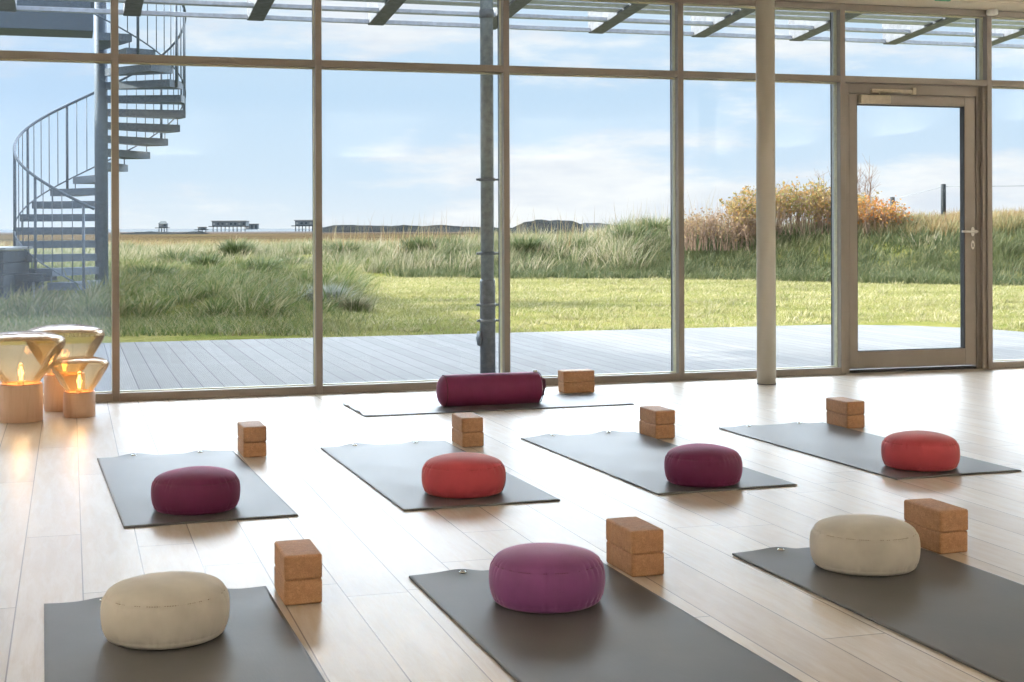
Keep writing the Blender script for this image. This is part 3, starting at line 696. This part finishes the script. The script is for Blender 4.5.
# ---- shrubs on the bank
def shrub(px, d, W, Hh, nl, ns, leafm, stemm, label, leaf=.05, twig=False, base=.0, depth=None):
    x, y = pd(px, d); z = float(hgt(np.array([x]), np.array([y]))[0]) - .05
    o = empty('shrub', (x, y, z), -YAW, label=label, cat='shrub'); dp = depth or W * .5; tips = []; sm = MB()
    for k in range(ns):
        bx = R.uniform(-.85, .85) * W / 2; by_ = R.uniform(-.8, .8) * dp / 2
        e = max(0, 1 - (bx / (W / 2)) ** 2 - (by_ / (dp / 2)) ** 2 * .6); hh = Hh * (.35 + .65 * e ** .5) * R.uniform(.75, 1.08)
        lx, lyy = R.uniform(-.22, .22) * hh, R.uniform(-.22, .22) * hh; pts = []
        for t in (0, .35, .7, 1): pts.append((bx + lx * t + R.uniform(-.02, .02), by_ + lyy * t, hh * t))
        sm.tube(pts, .01, 3, False, [.011, .008, .006, .003])
        for j in range(3 if not twig else 6):
            t = R.uniform(.35, .95); i = min(int(t * 3), 2); f = t * 3 - i; p0, p1 = Vector(pts[i]), Vector(pts[i + 1]); q = p0.lerp(p1, f)
            e2 = q + Vector((R.uniform(-.22, .22), R.uniform(-.22, .22), R.uniform(.08, .3))) * (1.0 if not twig else 1.3)
            sm.tube([q, e2], .004, 3, False, [.005, .002]); tips.append((q, e2))
    sm.build('stems', stemm, o)
    if nl:
        n = nl; idx = [R.randrange(len(tips)) for _ in range(n)]; A = np.array([tips[i][0][:] for i in idx]); B = np.array([tips[i][1][:] for i in idx])
        t = NR.random((n, 1)) ** .6; Pn = A + (B - A) * t + NR.normal(0, .05, (n, 3)); a = NR.normal(0, 1, (n, 3)); a /= np.linalg.norm(a, axis=1)[:, None]
        b = np.cross(a, NR.normal(0, 1, (n, 3))); b /= np.linalg.norm(b, axis=1)[:, None]; s_ = leaf * NR.uniform(.5, 1.2, (n, 1))
        V = np.stack([Pn - a * s_ * .5, Pn + b * s_ * .28, Pn + a * s_ * .5, Pn - b * s_ * .28], 1).reshape(-1, 3)
        lo = fast_mesh('leaves', V, np.arange(4 * n).reshape(n, 4), leafm); link(lo, o); lo['kind'] = 'stuff'
    return o
lg = mat_blade('autumn_yellow_leaf', [(0, (.22, .24, .07)), (.3, (.46, .38, .12)), (.65, (.56, .38, .16)), (1, (.62, .34, .12))], .4)
lo_ = mat_blade('autumn_orange_leaf', [(0, (.42, .32, .10)), (.4, (.70, .38, .10)), (1, (.80, .28, .08))], .4)
lb_ = mat_blade('pinkish_dry_leaf', [(0, (.30, .22, .12)), (.5, (.50, .34, .22)), (1, (.66, .46, .22))], .35)
stm = mat_plain('brown_twig', (.24, .16, .12), .8, 0, 20, .3)
shrub(796, 31.9, 3.4, 1.08, 6500, 260, lg, stm, 'tallest yellow leaved shrub on the bank, behind the round column', .085, depth=2.2)
shrub(722, 31.8, 2.4, .78, 2200, 190, lb_, stm, 'low pinkish brown shrub at the left end of the bank shrubs', .07, depth=1.8)
shrub(868, 31.0, 1.6, .60, 1900, 110, lo_, stm, 'low orange leaved shrub seen through the left half of the door', .08, depth=1.6)
shrub(860, 33.0, .9, 1.45, 0, 26, lg, stm, 'bare leafless twigs rising above the shrubs at the left door edge', twig=True)
shrub(824, 33.2, .8, 1.4, 0, 20, lg, stm, 'bare leafless twigs rising above the yellow shrub left of the door post', twig=True)
# ---- fence on the bank
pts = []
for px, ytop, d, lb in ((892.5, 197, 34.0, 'shorter dark wooden fence post on the bank, left of the taller one'), (943.5, 184, 32.5, 'taller dark wooden fence post on the bank behind the door glass')):
    x, y = pd(px, d); z0 = float(hgt(np.array([x]), np.array([y]))[0]) - .2; z1 = H + (hy(px) - ytop) / F * d
    m = MB(); m.tube([(0, 0, 0), (0, 0, z1 - z0 - .01), (0, 0, z1 - z0)], .06, 10, True, [.06, .057, .05])
    o = m.build('fence_post', M['dark_wood'], None, (x, y, z0)); tag(o, lb, 'fence post'); pts.append(Vector((x, y, z1)))
x2, y2 = pd(1090, 31); p3 = Vector((x2, y2, pts[1].z - .08)); a, b = pts
w = MB(); w.tube([a + (a - b) * .5 - Vector((0, 0, .25)), a - Vector((0, 0, .06)), b - Vector((0, 0, .06)), p3], .006, 5)
o = w.build('fence_wire', M['galvd']); tag(o, 'thin wire strung between the dark fence posts on the bank', 'wire')
# ---- distant dunes, hills and buildings
def ridge(pxs, tops, d0, thick, mat, name, label, zb=-1.5):
    n = 160; c = np.linspace(pxs[0], pxs[-1], n); tp = np.interp(c, pxs, tops)
    jag = fbm(c * .12, c * 0 + 3, 4) * 1.6 * np.minimum(1, np.minimum(c - c[0], c[-1] - c) / 10)
    V = []
    for lay, (f, k) in enumerate(((0, 0), (.15, .55), (.5, 1.0), (1, .6), (1.3, 0))):
        for ci, t, j in zip(c, tp, jag):
            d = d0 + thick * f; z1 = H + (hy(ci) - (t - j)) / F * (d0 + thick * .5); x, y = pd(ci, d); V.append((x, y, zb + (z1 - zb) * k))
    Fc = [(l * n + i, l * n + i + 1, (l + 1) * n + i + 1, (l + 1) * n + i) for l in range(4) for i in range(n - 1)]
    m = MB(); m.add(V, Fc, True); o = m.build(name, mat); tag(o, label, 'dune'); return o
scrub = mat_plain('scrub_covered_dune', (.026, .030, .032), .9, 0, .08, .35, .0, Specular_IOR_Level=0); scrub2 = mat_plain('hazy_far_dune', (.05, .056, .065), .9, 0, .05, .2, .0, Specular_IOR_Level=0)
ridge([318, 335, 352, 372, 390, 404, 422, 440, 462, 490, 520], [228, 225.5, 224.6, 225.5, 226, 224.8, 225.8, 225, 226.8, 227, 228.5], 420, 60, scrub, 'dune_ridge', 'low dark scrub covered ridge on the horizon between the second and third posts', -.6)
ridge([512, 524, 536, 548, 560, 574, 584], [228, 222.5, 219.5, 220, 220.5, 221, 226], 300, 40, scrub, 'dune_ridge', 'higher dark dune hill on the horizon right of the third post', -.6)
ridge([572, 585, 598, 612, 640], [226, 223, 223, 225, 226], 380, 40, scrub2, 'dune_ridge', 'smaller hazy hill just right of the dark dune hill', -.6)
ridge([120, 140, 160, 180, 200, 212], [233, 231.5, 231.5, 232.5, 231, 234], 330, 40, scrub, 'dune_ridge', 'long low dark mound on the marsh at the far left', -.8)
house_g = mat_plain('grey_timber_cladding', (.15, .18, .20), .8, 0, .4, .2); house_w = mat_plain('pale_boards', (.34, .35, .35), .8, 0, .5, .1); glassd = mat_plain('dark_window_glass', (.05, .07, .09), .2)
def house(px0, px1, yt, yb, d, label, roof='flat', stilts=5, winds=4):
    x0, y0 = pd(px0, d); x1, y1 = pd(px1, d); W = math.hypot(x1 - x0, y1 - y0); z1 = H + (hy(px0) - yt) / F * d; z0 = H + (hy(px0) - yb) / F * d; hh = z1 - z0
    o = empty('stilt_house', (x0, y0, z0), -YAW, label=label, cat='house'); zf = hh * .38 if stilts else 0
    m = MB(); m.box(0, W, 0, W * .5, zf, hh * .9 if roof == 'flat' else hh * .75); m.build('walls', house_g, o)
    if roof == 'flat': MB().box(-.4, W + .4, -.4, W * .5 + .4, hh * .9, hh, .05).build('roof', house_w, o)
    else:
        q = MB(); a, b, t, e = hh * .75, hh, W, W * .5
        q.add([(-.3, -.3, a), (t + .3, -.3, a), (t * .8, e * .5, b), (t * .2, e * .5, b), (-.3, e + .3, a), (t + .3, e + .3, a)], [(0, 1, 2, 3), (5, 4, 3, 2), (1, 5, 2), (4, 0, 3), (0, 4, 5, 1)]); q.build('roof', house_g, o)
    for k in range(winds):
        xa = W * (k + .25) / winds; MB().box(xa, xa + W * .45 / winds, -.06, .0, zf + hh * .15, hh * .72).build('window', glassd if k % 3 else house_w, o)
    for k in range(stilts):
        xs = W * (.03 + .94 * k / (stilts - 1)); MB().box(xs - .14, xs + .14, .1, .4, -3.0, zf).build('stilt', scrub, o); 
    if stilts: MB().box(-1.2, W + 1.2, -1.5, 0, zf - .3, zf, .02).build('terrace', scrub, o)
house(158.6, 167, 221.2, 231.5, 620, 'small square hut with pyramid roof on the far left beach', 'pyr', 4, 2)
house(212, 246, 220.6, 229.5, 620, 'long grey pavilion on stilts, the largest building on the horizon', 'flat', 9, 8)
house(246, 258, 223.6, 229.5, 640, 'low annex building at the right end of the long pavilion', 'flat', 0, 3)
house(295, 313, 219.8, 229, 560, 'grey stilt house with open underside left of the second glazing post', 'flat', 6, 4)
house(198, 206, 226.8, 231, 600, 'low dark beach shed left of the long pavilion', 'flat', 3, 2)

# ------------------------------------------------------------------ deck
dk = MB(); poly = [(-6, D + .165), (12.0, D + .165), (10.6, 11.2), (9.6, 12.6), (9.35, 13.6), (8.9, 14.2), (8.2, 14.62), (-6, 14.72)]
n = len(poly); dk.add([(x, y, 0.0) for x, y in poly] + [(x, y, -.14) for x, y in poly], [tuple(range(n)), tuple(range(2 * n - 1, n - 1, -1))] + [(i, n + i, n + (i + 1) % n, (i + 1) % n) for i in range(n)])
o = dk.build('deck', M['deck'], None, (0, 0, -.012)); o['kind'] = 'structure'
# support pipe standing on the deck
pp = empty('drain_pipe', (*pd(487.3, 10.62), -.012), label='grey galvanised pipe standing on the deck just outside the glazing', cat='pipe'); px0 = pp.location
MB().lathe([(0, .0), (.048, .0), (.048, 4.2), (0, 4.2)], 32).build('pipe', M['galv'], pp)
MB().lathe([(.0485, .03), (.0565, .03), (.0565, .715), (.053, .73), (.0485, .73)], 32, closed=True).build('sleeve', M['galvd'], pp)
MB().lathe([(.049, 0), (.085, 0), (.085, .012), (.049, .012)], 32, closed=True).build('base_flange', M['galvd'], pp)
MB().lathe([(.0485, 2.64), (.053, 2.64), (.053, 2.70), (.0485, 2.70)], 32, closed=True).build('joint_ring', M['galvd'], pp)
for z in (1.46, .92, .545, .43):
    m = MB(); m.lathe([(.049, z - .012), (.0605, z - .012), (.0605, z + .012), (.049, z + .012)], 28, closed=True)
    m.tube([(.05, .0, z), (.12, -.03, z), (.135, -.09, z)], .008, 8); m.tube([(-.05, 0, z), (-.082, 0, z)], .009, 8); m.build('clamp', M['galvd'], pp)
m = MB(); m.lathe([(0, -.055), (.03, -.05), (.055, 0), (.03, .05), (0, .055)], 24); m.v = [(x * .35 - .066, y, z + .30) for x, y, z in m.v]; m.build('inspection_cap', M['galvd'], pp)

# ------------------------------------------------------------------ louvred canopy over the deck
YC = 13.2; ZL = 3.0; MS = .095                      # the canopy falls slightly outwards
cn = empty('canopy', (0, 0, 0), label='grey louvred canopy projecting from the facade over the deck', cat='canopy')
def slat(off, w, h): y = YC - off; z = ZL + MS * off; MB().box(-6, 12.5, y - w / 2, y + w / 2, z - h / 2, z + h / 2, .003).build('louvre', M['louvre'], cn)
slat(0, .06, .038); slat(.43, .10, .034)
off = .80
while YC - off > D + .3:
    Mx = Matrix.Translation((0, YC - off, ZL + MS * off)) @ Matrix.Rotation(math.radians(-20 if YC - off < D + 1.9 else -4), 4, 'X')
    MB().box(-6, 12.5, -.075, .075, -.006, .006, .002, 1, Mx).build('louvre', M['louvre'], cn); off += .135 if YC - off < D + 2.0 else .175
def bx_at(px):
    t = (px - 512) / F; d = YC / (CS - t * SN); return d * (t * CS + SN)
for px in (-1, 124, 248, 369, 482, 590, 693, 791, 885, 976, 1062):
    xa = bx_at(px); L = YC + .03 - (D + .2)
    Mx = Matrix.Translation((0, YC + .03, ZL)) @ Matrix.Rotation(-math.atan(MS), 4, 'X')
    MB().box(xa, xa + .15, -L, 0, -.03, .22, .006, 2, Mx).build('beam', M['beam'], cn)

# ------------------------------------------------------------------ spiral stair
SX, SY = pd(101.5, 21.0); G0 = H - (297 - hy(101)) / F * 21.0; ST = empty('spiral_staircase', (SX, SY, G0), -YAW + PI + .18, label='grey galvanised spiral staircase on the lawn outside the left panes', cat='staircase')
# local frame: +x points left in the picture, +y points to the camera
RO = 1.19; NS = 19; Z0 = .317 - G0; RISE = .19
MB().tube([(0, 0, -.05), (0, 0, 5.6)], .094, 28).build('centre_pole', M['stair'], ST)
def ang(deg): a = math.radians(deg); return math.cos(a), math.sin(a)      # deg: 0 right, 90 back, 180 left, 270 front
def P3(deg, r, z): c, s = ang(deg); return (-c * r, -s * r, z)
for k in range(NS):
    a0 = 249 - 18 * k; z1 = Z0 + RISE * k + .045; z0 = z1 - .105; m = MB(); V = []; J = 5
    for z in (z1, z0):
        for j in range(J + 1): V.append(P3(a0 + 11 - 22 * j / J, RO - .01, z))
        V.append(P3(a0 - 22, .09, z)); V.append(P3(a0 + 22, .09, z))
    N = J + 3; m.add(V, [tuple(range(N)), tuple(range(2 * N - 1, N - 1, -1))] + [(i, (i + 1) % N, N + (i + 1) % N, N + i) for i in range(N)])
    p = P3(a0 + 9.5, RO - .03, z0 - .11); m.tube([p, (p[0], p[1], z0)], .009, 6)
    m.build('tread', M['stair'], ST)
def helix(off, a_from, a_to, r, steps=90):
    out = []
    for i in range(steps + 1):
        a = a_from + (a_to - a_from) * i / steps; out.append(P3(a, r, Z0 + RISE * (252 - a) / 18 + off))
    return out
MB().tube(helix(1.25, 271, -92, RO), .021, 10).build('handrail', M['stair'], ST)
MB().tube(helix(.12, 262, -92, RO), .011, 8).build('lower_rail', M['stair'], ST)
k = 0; a = 264
while a > -90:
    post = k % 5 == 0; zt = Z0 + RISE * (252 - a) / 18; p = P3(a, RO, zt + (-.12 if post else .12)); q = P3(a, RO, zt + 1.25)
    if k == 0: p = (p[0], p[1], -.05)
    MB().tube([p, q], .020 if post else .0065, 8).build('rail_post' if post else 'baluster', M['stair'], ST); a -= 7.2; k += 1
MB().box(-.25, .25, .75, 1.25, .0, .07, .01).build('footing', M['stair'], ST)
pl = MB(); 
PZ0, PZ1 = 3.83, 4.10
plat = empty('landing_platform', (0, 0, 0), label='heavy grey steel landing leading left from the top of the spiral stair', cat='platform')
MB().box(-6.9, .32, 20.9, 21.7, PZ0, PZ1, .01).build('deck_frame', M['stair'], plat)
MB().box(-6.9, .32, 20.98, 21.02, PZ1 + .04, PZ1 + 1.0).build('mesh_panel', M['stair'], plat)
for xx in (-6.8, -5.0, -3.2, -1.4, .3): MB().tube([(xx, 21, PZ1), (xx, 21, PZ1 + 1.1)], .025, 8).build('railing_post', M['stair'], plat)
MB().tube([(-6.9, 21, PZ1 + 1.1), (.3, 21, PZ1 + 1.1)], .025, 8).build('railing', M['stair'], plat)
# dark timber box beside the stair
dbx, dby = pd(-10, 19.6); db = empty('storage_bin', (dbx, dby, .02), -YAW, label='dark boarded bin with pale lid at the left edge beside the stair foot', cat='bin')
m = MB()
for i in range(5): m.box(-.6, .30, -.35 + .0, .7, .0 + i * .158, .150 + i * .158, .006)
m.build('boarded_body', M['dark_wood'], db); MB().box(-.63, .34, -.38, .73, .80, .835, .006).build('lid', M['slab'], db)
d2x, d2y = pd(31, 19.9); d2 = empty('bench', (d2x, d2y, .02), -YAW, label='low dark timber bench with pale leg beside the stair foot', cat='bench')
MB().box(-.26, .20, -.2, .5, .36, .47, .008).build('seat', M['dark_wood'], d2)
MB().box(-.26, .02, -.18, .48, 0, .36, .006).build('side_panel', M['dark_wood'], d2); MB().box(.06, .09, -.15, -.12, 0, .36, .003).build('leg', M['slab'], d2)

# ------------------------------------------------------------------ building wing to the left, outside the frame
m = MB(); m.box(-14, -7.0, 9.8, 32, -.2, 7.1); o = m.build('wall_wing', M['wall']); o['kind'] = 'structure'

# ------------------------------------------------------------------ sky and sun
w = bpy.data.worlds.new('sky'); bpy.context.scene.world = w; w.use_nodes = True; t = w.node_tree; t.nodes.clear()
class WN(NT):
    def __init__(s, tree): s.t = tree; s.out = s.n('ShaderNodeOutputWorld')
q = WN(t); tc = q.n('ShaderNodeTexCoord').outputs['Generated']; sp = q.n('ShaderNodeSeparateXYZ'); q.l(tc, sp.inputs[0]); z = sp.outputs[2]
grad = q.ramp(z, [(0, (.66, .72, .79)), (.035, (.55, .67, .80)), (.09, (.47, .62, .79)), (.16, (.53, .66, .80)), (.5, (.53, .63, .78)), (1, (.47, .58, .76))])
vv = q.mapping(tc, (1, 1, 4.2), (0, 0, 0), (3.1, .4, .2)); n1 = q.noise(4.2, 7, .6, vv); n2 = q.noise(1.7, 3, .5, vv)
band = q.ramp(z, [(0, .22), (.026, .20), (.05, .0), (.085, .0), (.11, .24), (.16, .2), (.35, .10)])
cl = q.math('ADD', q.math('ADD', n1.outputs[0], q.math('MULTIPLY', q.math('SUBTRACT', n2.outputs[0], .5), .7)), q.math('SUBTRACT', q.math('MULTIPLY', band, .6), .03))
cf = q.ramp(cl, [(.52, 0.0), (.66, .95)], 'EASE')
cc = q.ramp(q.noise(9, 4, .6, vv).outputs[0], [(.35, (.64, .68, .76)), (.6, (.80, .81, .83))])
hz = q.ramp(z, [(.15, 0.0), (.21, 1.0)]); cf = q.math('ADD', q.math('MULTIPLY', cf, q.math('SUBTRACT', 1.0, hz)), q.math('MULTIPLY', hz, .5))
sky = q.mix(cf, grad, q.mix(hz, cc, (.74, .77, .81)))
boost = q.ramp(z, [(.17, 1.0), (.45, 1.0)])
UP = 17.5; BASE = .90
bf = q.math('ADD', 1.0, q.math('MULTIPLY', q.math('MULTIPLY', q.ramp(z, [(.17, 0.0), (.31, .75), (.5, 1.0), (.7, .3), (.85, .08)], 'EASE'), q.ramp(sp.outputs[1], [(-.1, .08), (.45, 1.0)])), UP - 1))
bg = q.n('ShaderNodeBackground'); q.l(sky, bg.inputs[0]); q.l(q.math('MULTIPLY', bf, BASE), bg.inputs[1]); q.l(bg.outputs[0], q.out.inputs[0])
sd = Vector((-.95, .27, math.tan(math.radians(30)))).normalized()
sun = light('sun', 'SUN', (0, 0, 20), 7.6, (1, .93, .80), None, angle=math.radians(1.2)); sun.rotation_euler = sd.to_track_quat('Z', 'Y').to_euler()

# ------------------------------------------------------------------ camera
cam = bpy.data.cameras.new('camera'); cam.sensor_width = 36; cam.lens = F / 1024 * 36; cam.shift_y = -(341 - HY) / 1024; cam.clip_end = 20000; cam.clip_start = .05
co = bpy.data.objects.new('camera', cam); link(co); co.matrix_world = Matrix.Translation((0, 0, H)) @ Matrix.Rotation(-YAW, 4, 'Z') @ Matrix.Rotation(PI / 2, 4, 'X') @ Matrix.Rotation(ROLL, 4, 'Z')
sc = bpy.context.scene; sc.camera = co
sc.view_settings.view_transform = 'Standard'; sc.view_settings.look = 'None'; sc.view_settings.gamma = 1; sc.view_settings.use_curve_mapping = False
sc.view_settings.exposure = 0.52
sc.cycles.use_denoising = True; sc.cycles.max_bounces = 10; sc.cycles.transparent_max_bounces = 24; sc.cycles.sample_clamp_indirect = 8
sc.cycles.caustics_reflective = False; sc.cycles.caustics_refractive = False
